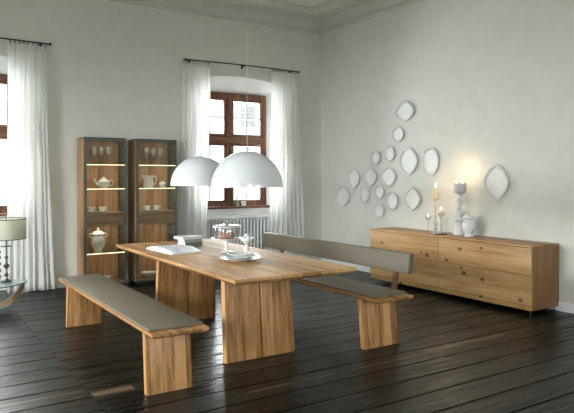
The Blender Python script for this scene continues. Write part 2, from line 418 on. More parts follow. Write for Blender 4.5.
# cornice: stepped profile swept along back wall and right wall
PROF = [(0, 3.862), (0.03, 3.866), (0.04, 3.885), (0.03, 3.905), (0.055, 3.915), (0.07, 3.925), (0.10, 3.955), (0.15, 3.985), (0.215, 4.005),
        (0.235, 4.012), (0.235, 4.028), (0.285, 4.034), (0.30, 4.045), (0.30, CEIL)]
for nm in ('back', 'right'):
    bm = BM(); prev = None
    for p, z in PROF:
        if nm == 'back': a, b_ = (XL, YW - p, z), (XW - p, YW - p, z)
        else: a, b_ = (XW - p, YW - p, z), (XW - p, YR, z)
        cur = (bm.verts.new(a), bm.verts.new(b_))
        if prev: bm.faces.new((prev[0], prev[1], cur[1], cur[0]))
        prev = cur
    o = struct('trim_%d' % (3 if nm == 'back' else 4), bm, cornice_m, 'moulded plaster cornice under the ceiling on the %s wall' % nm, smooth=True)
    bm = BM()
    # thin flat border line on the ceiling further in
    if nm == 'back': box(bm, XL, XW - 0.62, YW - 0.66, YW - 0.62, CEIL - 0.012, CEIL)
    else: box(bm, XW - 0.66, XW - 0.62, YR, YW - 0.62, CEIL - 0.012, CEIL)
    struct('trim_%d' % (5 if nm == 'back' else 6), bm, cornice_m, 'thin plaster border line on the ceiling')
bm = BM()
box(bm, XW - 0.018, XW, YR, YW, 0, 0.10, 0.003); struct('baseboard_right', bm, white_paint, 'white painted baseboard')
bm = BM()
for a, b_ in ((XL, WINS[0] - HW), (WINS[0] + HW, WINS[1] - HW), (WINS[1] + HW, XW - 0.018)): box(bm, a, b_, YW - 0.018, YW, 0, 0.10, 0.003)
struct('baseboard_back', bm, white_paint, 'white painted baseboard')

# ------------------------------------------------------------------ windows
def window(idx, c):
    y0, y1 = YB - 0.03, YB + 0.05
    x0, x1 = c - HB, c + HB
    bm = BM()   # outer frame
    fw = 0.062
    box(bm, x0, x0 + fw, y0, y1, SILL, WTOP, 0.004); box(bm, x1 - fw, x1, y0, y1, SILL, WTOP, 0.004)
    box(bm, x0 + fw, x1 - fw, y0, y1, WTOP - 0.085, WTOP, 0.004); box(bm, x0 + fw, x1 - fw, y0, y1, SILL, SILL + 0.05, 0.004)
    w = build('window_%d' % idx, bm, walnut); w['kind'] = 'structure'
    w['label'] = 'dark brown wooden casement window with white glazing bars' + (' behind the pendant lamps' if idx == 2 else ' at the left edge')
    bm = BM(); box(bm, x0 + fw, x1 - fw, y0 - 0.012, y1, 1.985, 2.085, 0.006); build('transom', bm, walnut_x, w)
    bm = BM()
    box(bm, c - 0.035, c + 0.045, y0 - 0.012, y1, SILL + 0.05, 1.985, 0.006); box(bm, c - 0.035, c + 0.045, y0 - 0.012, y1, 2.085, WTOP - 0.085, 0.006)
    build('mullion', bm, walnut, w)
    for s in (0, 1):
        a = x0 + fw if s == 0 else c + 0.045
        b_ = c - 0.035 if s == 0 else x1 - fw
        for z0, z1, rows in ((SILL + 0.05, 1.985, 3), (2.085, WTOP - 0.085, 2)):
            sw = 0.045
            bm = BM()
            box(bm, a, a + sw, y0 + 0.01, y1 - 0.01, z0, z1, 0.003); box(bm, b_ - sw, b_, y0 + 0.01, y1 - 0.01, z0, z1, 0.003)
            box(bm, a + sw, b_ - sw, y0 + 0.01, y1 - 0.01, z0, z0 + sw, 0.003); box(bm, a + sw, b_ - sw, y0 + 0.01, y1 - 0.01, z1 - sw, z1, 0.003)
            sash = build('sash', bm, walnut, w)
            bm = BM(); box(bm, a + sw, b_ - sw, YB + 0.012, YB + 0.016, z0 + sw, z1 - sw); build('pane', bm, win_glass, sash, smooth=False)
            bm = BM(); m_ = (a + b_) / 2
            box(bm, m_ - 0.014, m_ + 0.014, YB, YB + 0.028, z0 + sw, z1 - sw)
            for r in range(1, rows):
                zz = z0 + sw + (z1 - z0 - 2 * sw) * r / rows
                box(bm, a + sw, b_ - sw, YB + 0.001, YB + 0.027, zz - 0.013, zz + 0.013)
            build('glazing_bar', bm, white_paint, sash, smooth=False)['label'] = 'white glazing bars'
    bm = BM(); box(bm, x0 - 0.05, x1 + 0.03, YB - 0.17, YB - 0.03, SILL - 0.035, SILL, 0.006)
    build('window_sill', bm, walnut_x, w)
    # white parapet ledge below the sill
    return w
for i, c in enumerate(WINS): window(i + 1, c)
# white board under sill + radiator cover board
for i, c in enumerate(WINS):
    bm = BM(); box(bm, c - 0.70, c + 0.72, YB - 0.10, YB, 0.0, SILL - 0.035, 0.0)
    struct('trim_%d' % (7 + i), bm, plaster_white, 'white plastered parapet below the window sill')

def radiator(c, label):
    t = thing('radiator', label, 'radiator', (c, YW + 0.12, 0))
    n = 19; x0, x1 = -0.56, 0.60
    bm = BM()
    for k in range(n):
        x = x0 + (x1 - x0) * (k + 0.5) / n
        box(bm, x - 0.0095, x + 0.0095, -0.06, 0.06, 0.17, 0.80, 0.008)
    build('radiator_columns', bm, white_paint, t)
    bm = BM(); tube(bm, [(x0, 0, 0.775), (x1, 0, 0.775)], 0.022, 10); tube(bm, [(x0, 0, 0.20), (x1, 0, 0.20)], 0.022, 10); build('manifold', bm, white_paint, t)
    bm = BM(); box(bm, x0 - 0.02, x1 + 0.02, -0.075, 0.07, 0.803, 0.845, 0.004); build('cover_shelf', bm, white_paint, t)
    for s in (x0 + 0.1, x1 - 0.1):
        bm = BM(); box(bm, s - 0.015, s + 0.015, -0.05, 0.05, 0, 0.175, 0.003); build('foot', bm, white_paint, t)
    bm = BM(); tube(bm, [(x1, 0, 0.2), (x1 + 0.06, 0, 0.2), (x1 + 0.06, 0, 0.0)], 0.01); build('pipe', bm, white_paint, t)
radiator(WINS[1], 'white slatted radiator in the recess under the window behind the table')

# ------------------------------------------------------------------ curtains and rods
def curtain(xa0, xb0, xa1, xb1, ztop, y, label, folds=9, seed=0, amp=0.026):
    random.seed(seed)
    nx, nz = folds * 12, 34
    ph = [random.uniform(-0.6, 0.6) for _ in range(folds + 1)]
    am = [random.uniform(0.55, 1.2) for _ in range(folds + 1)]
    ox = (xa0 + xb0) / 2
    bm = BM(); grid = []
    for j in range(nz + 1):
        t = j / nz; z = ztop * (1 - t) + 0.012 * t
        row = []
        for i in range(nx + 1):
            s = i / nx
            q = s * folds; k = int(min(q, folds - 1e-6)); fr = q - k
            A = am[k] * (1 - fr) + am[k + 1] * fr; P = ph[k] * (1 - fr) + ph[k + 1] * fr
            flare = t ** 1.5
            x = (xa0 + (xb0 - xa0) * s) * (1 - flare) + (xa1 + (xb1 - xa1) * s) * flare
            d = amp * (0.35 + 0.65 * min(1, t * 3)) * A * math.sin(2 * PI * q + P * (0.3 + t * 1.5))
            d += 0.012 * math.sin(5 * z + 7 * s + seed)
            x += 0.012 * math.sin(2 * PI * q * 0.5 + 3 * t + seed)
            row.append(bm.verts.new((x - ox, d, z)))
        grid.append(row)
    for j in range(nz):
        for i in range(nx):
            bm.faces.new((grid[j][i], grid[j][i + 1], grid[j + 1][i + 1], grid[j + 1][i]))
    t = thing('curtain', label, 'curtain', (ox, y, 0), group='sheer white curtains on the back wall')
    o = build('curtain_cloth', bm, sheer, t)
    sd = o.modifiers.new('thickness', 'SOLIDIFY'); sd.thickness = 0.0015
    nr = folds + 1
    for k in range(nr):
        bm = BM(); x = xa0 - ox + 0.02 + (xb0 - xa0 - 0.04) * k / (nr - 1)
        tube(bm, [(x, 0.024 * math.cos(a) , ztop + 0.022 + 0.024 * math.sin(a)) for a in [2 * PI * i / 10 for i in range(10)]], 0.0035, 5, closed=True)
        build('curtain_ring', bm, metal_dark, t)
    return t
RZ, RY = 3.155, 8.235
curtain(3.55, 3.99, 3.49, 3.93, RZ - 0.04, RY, 'sheer white curtain between the right display cabinet and the window', 8, 3)
curtain(5.07, 5.56, 4.98, 5.74, RZ - 0.04, RY, 'sheer white curtain nearest the room corner', 8, 11)
curtain(1.24, 1.70, 1.20, 1.80, RZ - 0.04, RY, 'sheer white curtain behind the drum shade lamp', 8, 5)
def rod(x0, x1, label):
    c = (x0 + x1) / 2
    t = thing('curtain_rod', label, 'curtain rod', (c, RY, RZ), group='dark curtain rods')
    h = (x1 - x0) / 2; bm = BM()
    tube(bm, [(-h + 2 * h * i / 12, 0, 0.012 * (1 - ((i - 6) / 6) ** 2) - 0.005) for i in range(13)], 0.009, 8); build('rod', bm, metal_dark, t)
    for s in (-1, 1):
        bm = BM(); bmesh.ops.create_uvsphere(bm, u_segments=12, v_segments=8, radius=0.019, matrix=Matrix.Translation((s * h, 0, -0.005))); build('finial', bm, metal_dark, t)
    for s in (-0.9, 0, 0.9):
        bm = BM(); tube(bm, [(s * h, 0, 0), (s * h, YW - RY, 0)], 0.007, 6); box(bm, s * h - 0.015, s * h + 0.015, YW - RY - 0.006, YW - RY, -0.03, 0.03); build('bracket', bm, metal_dark, t)
rod(3.60, 5.57, 'thin dark curtain rod above the arched window recess')
rod(-0.22, 1.73, 'thin dark curtain rod at the left edge of the photo')

# ------------------------------------------------------------------ dining table
TX, TY, TL, TW = 2.525, 5.027, 1.313, 0.537
def leg_board(bm, x0b, x1b, x0t, x1t, yb, yt, th, z0, z1, bev=0.004):
    """upright board, foot centred on yb and head on yt"""
    h = th / 2
    hexa(bm, [(x0b, yb - h, z0), (x1b, yb - h, z0), (x1b, yb + h, z0), (x0b, yb + h, z0),
              (x0t, yt - h, z1), (x1t, yt - h, z1), (x1t, yt + h, z1), (x0t, yt + h, z1)], bev)
t = thing('dining_table', 'long solid oak dining table with two slab trestle legs', 'table', (TX, TY, 0))
bm = BM()
for s in (-1, 1):      # two halves with a fine joint down the middle; under-bevelled edge
    xa, xb = (-TW, -0.0035) if s < 0 else (0.0035, TW)
    ia = xa + (0.03 if s < 0 else 0); ib = xb - (0.03 if s > 0 else 0)
    z0, zm, z1 = 0.705, 0.728, 0.75
    b = [(ia, -TL + 0.03, z0), (ib, -TL + 0.03, z0), (ib, TL - 0.03, z0), (ia, TL - 0.03, z0)]
    m_ = [(xa, -TL, zm), (xb, -TL, zm), (xb, TL, zm), (xa, TL, zm)]
    u = [(xa, -TL, z1), (xb, -TL, z1), (xb, TL, z1), (xa, TL, z1)]
    V = [[bm.verts.new(p) for p in r] for r in (b, m_, u)]
    bm.faces.new(V[0][::-1]); bm.faces.new(V[2])
    for A, B in ((V[0], V[1]), (V[1], V[2])):
        for i in range(4): bm.faces.new((A[i], A[(i + 1) % 4], B[(i + 1) % 4], B[i]))
build('tabletop', bm, oak_top, t, smooth=False)
for s in (-1, 1):
    yb, yt = s * 0.742, s * 0.690
    g = thing_leg = None
    bm = BM()
    leg_board(bm, -0.324, -0.006, -0.318, -0.004, yb, yt, 0.06, 0, 0.700)
    leg_board(bm, 0.006, 0.318, 0.006, 0.296, yb, yt, 0.06, 0, 0.700)
    build('leg', bm, oak_z, t)
bm = BM(); box(bm, -0.05, 0.05, -0.66, 0.66, 0.665, 0.705, 0.004); box(bm, -0.40, 0.40, -0.72, -0.66, 0.690, 0.705); box(bm, -0.40, 0.40, 0.66, 0.72, 0.690, 0.705)
build('under_rail', bm, oak_y, t)

# ------------------------------------------------------------------ benches
def bench(name, x, y, label, back, lw):
    BL, BW = 1.294, 0.20
    t = thing(name, label, 'bench', (x, y, 0))
    bm = BM()
    z0, zm, z1 = 0.416, 0.432, 0.448
    rows = []
    for (ins, z) in ((0.012, z0), (0.0, zm), (0.0, z1)):
        rows.append([bm.verts.new(p) for p in ((-BW + ins, -BL + ins, z), (BW - ins, -BL + ins, z), (BW - ins, BL - ins, z), (-BW + ins, BL - ins, z))])
    bm.faces.new(rows[0][::-1]); bm.faces.new(rows[2])
    for A, B in zip(rows, rows[1:]):
        for i in range(4): bm.faces.new((A[i], A[(i + 1) % 4], B[(i + 1) % 4], B[i]))
    build('seat_board', bm, oak_y, t, smooth=False)['label'] = 'oak seat board showing bare at the end'
    bm = BM(); box(bm, -BW + 0.006, BW - 0.006, -BL + 0.085, BL - 0.03, 0.448, 0.466, 0.006)
    build('seat_pad', bm, taupe, t)['label'] = 'taupe leather seat pad'
    for s in (-1, 1):
        yb, yt = s * 1.095, s * 1.055
        bm = BM()
        if back:
            leg_board(bm, -lw, -0.004, -lw, -0.008, yb, yt, 0.05, 0, 0.412)
            leg_board(bm, 0.004, lw, 0.002, lw - 0.006, yb, yt, 0.05, 0, 0.412)
        else:
            leg_board(bm, -lw, lw - 0.014, -lw, lw - 0.018, yb, yt, 0.05, 0, 0.412)
        build('leg', bm, oak_z, t)
    for s in (-1, 1):
        bm = BM(); box(bm, -0.16, 0.16, s * 1.05 - 0.04, s * 1.05 + 0.04, 0.408, 0.416); build('mounting_plate', bm, metal_dark, t)
    if back:
        bx0 = 0.175
        bm = BM()
        hexa(bm, [(bx0, -1.25, 0.622), (bx0 + 0.060, -1.25, 0.622), (bx0 + 0.060, 1.19, 0.622), (bx0, 1.19, 0.622),
                  (bx0 + 0.022, -1.25, 0.795), (bx0 + 0.078, -1.25, 0.795), (bx0 + 0.078, 1.19, 0.795), (bx0 + 0.022, 1.19, 0.795)], 0.012)
        build('backrest', bm, taupe, t)['label'] = 'long taupe leather backrest'
        for yy in (-1.03, 0.86):
            bm = BM()
            hexa(bm, [(0.2005, yy - 0.028, 0.425), (0.222, yy - 0.028, 0.425), (0.222, yy + 0.028, 0.425), (0.2005, yy + 0.028, 0.425),
                      (0.256, yy - 0.028, 0.72), (0.276, yy - 0.028, 0.72), (0.276, yy + 0.028, 0.72), (0.256, yy + 0.028, 0.72)], 0.003)
            build('backrest_support', bm, oak_side, t)
    return t
bench('backless_bench', 1.610, 5.042, 'backless oak bench with taupe leather pad in front of the table', False, 0.173)
bench('bench_with_backrest', 3.550, 5.085, 'oak bench with long taupe leather backrest, nearer the sideboard', True, 0.197)

# ------------------------------------------------------------------ sideboard
SX, SY0, SY1 = 5.619, 3.975, 6.525
ST = 0.731
t = thing('sideboard', 'long low oak sideboard with knotty fronts against the right wall', 'sideboard', ((SX + XW) / 2, (SY0 + SY1) / 2, 0))
cx, cy = (SX + XW) / 2, (SY0 + SY1) / 2
hx, hy = (XW - 0.004 - SX) / 2, (SY1 - SY0) / 2
for a, b_ in ((-hy, -hy + 0.025), (hy - 0.025, hy)):
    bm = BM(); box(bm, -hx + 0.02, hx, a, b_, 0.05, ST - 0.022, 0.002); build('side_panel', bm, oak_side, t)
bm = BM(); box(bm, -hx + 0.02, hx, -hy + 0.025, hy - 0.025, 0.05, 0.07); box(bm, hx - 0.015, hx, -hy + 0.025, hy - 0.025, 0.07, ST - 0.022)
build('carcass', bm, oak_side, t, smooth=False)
bm = BM(); box(bm, -hx + 0.002, hx, -hy, hy, ST - 0.02, ST, 0.002); build('top_board', bm, oak_y, t)
div = 5.264 - cy
for a, b_ in ((-hy, div - 0.003), (div + 0.003, hy)):
    bm = BM(); box(bm, -hx, -hx + 0.018, a, b_, 0.05, ST - 0.026, 0.0015)
    build('cabinet_front', bm, oak_front, t)
bm = BM(); box(bm, -hx + 0.012, -hx + 0.02, -hy + 0.005, hy - 0.005, ST - 0.026, ST - 0.02); build('shadow_gap', bm, black_m, t)
for a in (-hx + 0.03, hx - 0.04):
    for b_ in (-hy + 0.03, 0, hy - 0.03):
        bm = BM(); tube(bm, [(a, b_, 0), (a, b_, 0.052)], 0.006, 10); build('leg', bm, chrome, t)['label'] = 'thin chrome foot'

# ------------------------------------------------------------------ display cabinets
VD = 8.0
def vitrine(x0, x1, label):
    """origin at floor centre of front edge; local y runs back to the wall"""
    w = (x1 - x0) / 2; D = YW - 0.022 - VD; T = 1.965
    t = thing('display_cabinet', label, 'display cabinet', ((x0 + x1) / 2, VD, 0), group='lit display cabinets on the back wall')
    bm = BM(); box(bm, -w, -w + 0.02, 0.012, D, 0.04, T - 0.012, 0.001); build('side_panel', bm, oak_cab, t)['label'] = 'oak side panel'
    bm = BM(); box(bm, -w + 0.02, w - 0.012, D - 0.018, D, 0.04, T - 0.012); build('back_panel', bm, oak_cab, t)['label'] = 'oak back panel'
    bm = BM(); box(bm, w - 0.006, w, 0.012, D, 0.04, T - 0.012); build('side_glass', bm, smoke_glass, t)['label'] = 'smoked glass side'
    bm = BM(); box(bm, -w, w, 0.0, D, T - 0.012, T, 0.001); build('top_panel', bm, metal_dark, t)
    bm = BM(); box(bm, -w + 0.02, w - 0.006, 0.012, D - 0.018, 0.04, 0.062); build('base_board', bm, oak_drawer, t)
    bm = BM(); box(bm, -w + 0.03, w - 0.03, 0.05, D - 0.02, 0, 0.04); build('plinth', bm, black_m, t)
    # glass door in slim dark frame
    d = None
    bm = BM()
    box(bm, -w, -w + 0.038, 0.0, 0.012, 0.04, T - 0.012, 0.001); box(bm, w - 0.014, w, 0.0, 0.012, 0.04, T - 0.012, 0.001)
    box(bm, -w + 0.038, w - 0.014, 0.0, 0.012, T - 0.040, T - 0.012); box(bm, -w + 0.038, w - 0.014, 0.0, 0.012, 0.04, 0.055)
    d = build('door', bm, door_frame_m, t, smooth=False); d['label'] = 'glass door in grey green frame'
    bm = BM(); box(bm, -w + 0.038, w - 0.014, 0.004, 0.008, 0.055, T - 0.040); build('door_glass', bm, door_glass, d, smooth=False)
    for z in (1.614, 1.298, 0.455):
        bm = BM(); box(bm, -w + 0.022, w - 0.008, 0.03, D - 0.02, z - 0.010, z, 0.001); s = build('shelf', bm, clear_glass, t); s['label'] = 'glass shelf'
        bm = BM(); box(bm, -w + 0.022, w - 0.008, 0.018, 0.030, z - 0.009, z); e = build('light_strip', bm, led_m, s, smooth=False); e['label'] = 'glowing warm light strip'
    for z, en in ((T - 0.05, 0.5), (1.600, 0.9), (1.284, 0.9), (0.800, 0.7), (0.441, 0.5)):
        l = bpy.data.lights.new('shelf_light', 'AREA'); l.shape = 'RECTANGLE'; l.size = 2 * w - 0.06; l.size_y = 0.03; l.energy = en; l.color = (1.0, 0.87, 0.66)
        lo = bpy.data.objects.new('shelf_light', l); COL.objects.link(lo); lo.location = ((x0 + x1) / 2, VD + 0.05, z - 0.002); lo.rotation_euler = (0.35, 0, 0)
    bm = BM(); box(bm, -w + 0.021, w - 0.008, 0.022, D - 0.02, 0.815, 0.985, 0.002); dr = build('drawer_box', bm, oak_drawer, t)
    bm = BM(); box(bm, -w + 0.05, w - 0.03, 0.016, 0.0215, 0.83, 0.97, 0.001); build('drawer_front', bm, oak_drawer, dr)
    return t
door_frame_m = simple('grey_green_frame', (0.085, 0.095, 0.08), 0.35, 0.1, var=0.06)
vitrine(2.092, 2.645, 'tall oak display cabinet, the left one, with a big white tureen on a lower shelf')
vitrine(2.783, 3.362, 'tall oak display cabinet, the right one, beside the window curtain')

# ------------------------------------------------------------------ crockery
def wine_glass(loc, label):
    bm = BM()
    lathe(bm, [(0, 0), (0.033, 0.001), (0.034, 0.003), (0.008, 0.008), (0.004, 0.02), (0.004, 0.105), (0.010, 0.115), (0.028, 0.135), (0.037, 0.165), (0.036, 0.20), (0.031, 0.235),
               (0.029, 0.235), (0.034, 0.20), (0.035, 0.165), (0.026, 0.137), (0, 0.118)], 20)
    o = build('wine_glass', bm, wine_glass_m, loc=loc); return tag(o, label, 'glass', 'stemmed glasses on the top shelves')
gl = None
for cab, xs_, nm in ((0, (2.27, 2.365, 2.462), 'left'), (1, (2.985, 3.088, 3.19), 'right')):
    for k, x in enumerate(xs_):
        lab = '%s stemmed wine glass on the top shelf of the %s display cabinet' % (('leftmost', 'middle', 'rightmost')[k], nm)
        loc = (x, 8.17, 1.6145)
        if gl is None: gl = wine_glass(loc, lab)
        else:
            c = gl.copy(); COL.objects.link(c); c.location = loc; c['label'] = lab

def cup_saucer():
    bm = BM(); lathe(bm, [(0, 0), (0.035, 0), (0.04, 0.003), (0.066, 0.010), (0.075, 0.016), (0.074, 0.018), (0.05, 0.010), (0, 0.006)], 24)
    s = build('saucer', bm, porcelain); tag(s, 'x', 'saucer', 'saucers on the display cabinet drawers')
    c = thing('tea_cup', 'x', 'cup', group='tea cups on the display cabinet drawers')
    bm = BM(); lathe(bm, [(0, 0), (0.022, 0), (0.024, 0.004), (0.034, 0.018), (0.045, 0.045), (0.048, 0.062), (0.046, 0.062), (0.042, 0.045), (0.03, 0.018), (0, 0.006)], 24)
    build('cup_bowl', bm, porcelain, c)
    bm = BM(); tube(bm, [(0.043, 0, 0.052), (0.062, 0, 0.055), (0.070, 0, 0.042), (0.060, 0, 0.026), (0.038, 0, 0.022)], 0.004, 6); build('handle', bm, porcelain, c)
    return s, c
s0, c0 = cup_saucer()
first = True
for x, lab in ((2.215, 'left cup|on the drawer of the left display cabinet'), (2.365, 'right cup|on the drawer of the left display cabinet'),
               (2.965, 'left cup|on the drawer of the right display cabinet'), (3.115, 'right cup|on the drawer of the right display cabinet')):
    a, b_ = lab.split('|'); side = a.split()[0]
    sl = 'white saucer under the %s cup %s' % (side, b_)
    cl = 'small white tea cup, %s of two %s' % (side, b_)
    if first: s, c = s0, c0
    else: s = s0.copy(); COL.objects.link(s); c = copy_tree(c0)
    s.location = (x, 8.12, 0.986); c.location = (x, 8.12, 0.9945)
    s['label'] = sl; c['label'] = cl; first = False

def teapot(loc, label, sc_=1.0):
    t = thing('teapot', label, 'teapot', loc)
    bm = BM(); lathe(bm, [(0, 0), (0.045, 0), (0.048, 0.006), (0.07, 0.03), (0.082, 0.06), (0.078, 0.09), (0.055, 0.112), (0.042, 0.118)], 28, ripple=0.02, rn=10); build('teapot_body', bm, porcelain, t)
    bm = BM(); lathe(bm, [(0.045, 0.117), (0.042, 0.125), (0.02, 0.138), (0.008, 0.142), (0.011, 0.152), (0.006, 0.160), (0, 0.161)], 24); build('lid', bm, porcelain, t)
    bm = BM(); tube(bm, [(-0.07, 0, 0.045), (-0.10, 0, 0.07), (-0.115, 0, 0.105), (-0.135, 0, 0.125)], [0.018, 0.013, 0.010, 0.009], 8); build('spout', bm, porcelain, t)
    bm = BM(); tube(bm, [(0.070, 0, 0.095), (0.10, 0, 0.115), (0.125, 0, 0.10), (0.122, 0, 0.06), (0.10, 0, 0.035), (0.074, 0, 0.035)], 0.007, 8); build('handle', bm, porcelain, t)
    return t
teapot((2.385, 8.13, 1.2995), 'round white porcelain teapot on the lit shelf of the left display cabinet')
def urn(name, loc, label, cat, k=1.0, mat=porcelain, ears=True):
    t = thing(name, label, cat, loc)
    P = [(0, 0), (0.065, 0), (0.068, 0.010), (0.055, 0.022), (0.052, 0.034), (0.078, 0.075), (0.097, 0.13), (0.094, 0.17), (0.074, 0.215), (0.066, 0.235), (0.082, 0.250)]
    bm = BM(); lathe(bm, [(r * k, z * k) for r, z in P], 48, ripple=0.022, rn=12); build('body', bm, mat, t)
    Q = [(0.084, 0.250), (0.082, 0.262), (0.064, 0.284), (0.030, 0.298), (0.012, 0.302), (0.010, 0.312), (0.017, 0.325), (0.008, 0.338), (0, 0.340)]
    bm = BM(); lathe(bm, [(r * k, z * k) for r, z in Q], 32); build('lid', bm, mat, t)
    if ears:
        for s in (-1, 1):
            bm = BM(); tube(bm, [(s * 0.07 * k, 0, 0.245 * k), (s * 0.105 * k, 0, 0.262 * k), (s * 0.125 * k, 0, 0.245 * k), (s * 0.11 * k, 0, 0.215 * k), (s * 0.082 * k, 0, 0.205 * k)], 0.009 * k, 8); build('handle', bm, mat, t)
    return t
urn('tureen', (2.31, 8.13, 0.4565), 'large ribbed white lidded tureen with two ear handles in the left display cabinet', 'tureen', 0.96)
# jug and creamer, right cabinet
t = thing('jug', 'wide pale blue-white jug with spout on the lit shelf of the right cabinet', 'jug', (3.0, 8.13, 1.2995))
bm = BM(); lathe(bm, [(0, 0), (0.062, 0), (0.068, 0.01), (0.070, 0.07), (0.064, 0.12), (0.066, 0.155), (0.070, 0.175), (0.066, 0.175), (0.060, 0.12), (0.062, 0.02), (0, 0.012)], 28); build('jug_body', bm, porcelain, t)
bm = BM(); hexa(bm, [(-0.064, -0.012, 0.13), (-0.05, -0.03, 0.13), (-0.05, 0.03, 0.13), (-0.064, 0.012, 0.13), (-0.105, -0.008, 0.178), (-0.05, -0.035, 0.174), (-0.05, 0.035, 0.174), (-0.105, 0.008, 0.178)]); build('spout', bm, porcelain, t)
bm = BM(); tube(bm, [(0.062, 0, 0.155), (0.10, 0, 0.16), (0.118, 0, 0.12), (0.10, 0, 0.06), (0.066, 0, 0.04)], 0.008, 8); build('handle', bm, porcelain, t)
t = thing('sugar_bowl', 'small white lidded sugar bowl beside the jug in the right cabinet', 'bowl', (3.20, 8.12, 1.2995))
bm = BM(); lathe(bm, [(0, 0), (0.03, 0), (0.034, 0.006), (0.052, 0.03), (0.054, 0.055), (0.046, 0.068)], 24); build('bowl_body', bm, porcelain, t)
bm = BM(); lathe(bm, [(0.048, 0.068), (0.03, 0.083), (0.006, 0.088), (0.009, 0.098), (0, 0.103)], 24); build('lid', bm, porcelain, t)
def dish(name, loc, R, label, cat, hh=0.03, mat=porcelain, group=None):
    bm = BM(); lathe(bm, [(0, 0), (R * 0.5, 0), (R * 0.55, hh * 0.2), (R * 0.8, hh * 0.6), (R, hh), (R * 0.985, hh + 0.003), (R * 0.78, hh * 0.72), (R * 0.5, hh * 0.4), (0, hh * 0.35)], 36)
    return tag(build(name, bm, mat, loc=loc), label, cat, group)
dish('serving_dish', (2.39, 8.15, 0.063), 0.105, 'white serving dish at the bottom of the left display cabinet', 'dish', 0.06)
for k in range(2):
    dish('serving_plate', (3.02, 8.15, 0.063 + 0.022 * k), 0.12 - 0.004 * k, ('lower', 'upper')[k] + ' of two stacked white plates at the bottom of the right cabinet', 'plate', 0.05, group='plates at the bottom of the right cabinet')

# ------------------------------------------------------------------ things on the table
TZ = 0.7505
def tilt_none(): pass
# open book
t = thing('open_book', 'open picture book lying flat near the far end of the table', 'book', (2.28, 5.50, TZ), rz=0.06)
bm = BM(); box(bm, -0.155, 0.155, -0.285, 0.285, 0, 0.004, 0.001); build('cover', bm, book_white, t)
for s in (-1, 1):
    bm = BM(); n = 10; top = []; bot = []
    for i in range(n + 1):
        u = i / n; y = s * (0.002 + 0.275 * u)
        z = 0.018 + 0.020 * math.sin(PI * min(1, u * 1.02 + 0.02) ** 0.6) + (0.008 * (1 - u))
        top.append((bm.verts.new((-0.148, y, z)), bm.verts.new((0.148, y, z))))
        bot.append((bm.verts.new((-0.148, y, 0.0045)), bm.verts.new((0.148, y, 0.0045))))
    for i in range(n):
        bm.faces.new((top[i][0], top[i][1], top[i + 1][1], top[i + 1][0]))
        bm.faces.new((bot[i][0], bot[i + 1][0], bot[i + 1][1], bot[i][1]))
        for q in (0, 1): bm.faces.new((top[i][q], top[i + 1][q], bot[i + 1][q], bot[i][q]))
    bm.faces.new((top[0][0], bot[0][0], bot[0][1], top[0][1])); bm.faces.new((top[n][0], top[n][1], bot[n][1], bot[n][0]))
    build('pages', bm, page_m, t)
def book(loc, w, d, h, mat, label, rz):
    t = thing('book', label, 'book', loc, rz, 'books stacked on the table')
    bm = BM(); box(bm, -w / 2, w / 2, -d / 2, d / 2, 0, 0.003); box(bm, -w / 2, w / 2, -d / 2, d / 2, h - 0.003, h); box(bm, w / 2 - 0.004, w / 2, -d / 2, d / 2, 0.003, h - 0.003)
    build('book_cover', bm, mat, t, smooth=False)
    bm = BM(); box(bm, -w / 2 + 0.004, w / 2 - 0.0045, -d / 2 + 0.004, d / 2 - 0.004, 0.0035, h - 0.0035); build('page_block', bm, paper, t, smooth=False)
book((2.60, 5.84, TZ), 0.16, 0.20, 0.036, book_grey, 'grey book at the bottom of the stack on the table', -PI / 2 + 0.12)
book((2.60, 5.84, TZ + 0.0365), 0.155, 0.195, 0.030, book_green, 'sage grey book in the middle of the stack on the table', -PI / 2 + 0.05)
book((2.585, 5.86, TZ + 0.067), 0.19, 0.225, 0.026, book_white, 'white book on top of the stack on the table', -PI / 2 + 0.14)

# cake stand under glass
t = thing('cake_stand', 'white pedestal cake stand with a clear glass cover', 'cake stand', (2.654, 5.131, TZ))
bm = BM(); lathe(bm, [(0, 0), (0.055, 0), (0.057, 0.005), (0.022, 0.018), (0.013, 0.04), (0.018, 0.07), (0.013, 0.10), (0.03, 0.116), (0.14, 0.120), (0.148, 0.128), (0.146, 0.131), (0.13, 0.126), (0, 0.125)], 40); build('pedestal_plate', bm, porcelain, t)
bm = BM(); lathe(bm, [(0.118, 0.128), (0.118, 0.215), (0.112, 0.238), (0.09, 0.252), (0.03, 0.259), (0, 0.260)], 40); g = build('glass_dome', bm, clear_glass, t)
bm = BM(); lathe(bm, [(0.127, 0.232), (0.130, 0.238), (0.128, 0.246), (0.10, 0.256), (0.08, 0.250), (0.116, 0.236)], 40); build('dome_rim', bm, frosted, g)
bm = BM(); lathe(bm, [(0, 0.259), (0.008, 0.262), (0.015, 0.275), (0.010, 0.288), (0, 0.291)], 16); build('knob', bm, clear_glass, g)
bm = BM(); lathe(bm, [(0, 0), (0.068, 0), (0.074, 0.012), (0.076, 0.040), (0.066, 0.054), (0.03, 0.058), (0, 0.056)], 40, ripple=0.03, rn=14)
for i in range(26):
    a = random.uniform(0, 2 * PI); r = 0.062 * math.sqrt(random.random())
    bmesh.ops.create_icosphere(bm, subdivisions=1, radius=random.uniform(0.008, 0.013), matrix=Matrix.Translation((r * math.cos(a), r * math.sin(a), 0.056)))
tag(build('cake', bm, cake_m, loc=(2.654, 5.131, TZ + 0.1265)), 'round brown nut cake under the glass cover on the cake stand', 'cake')

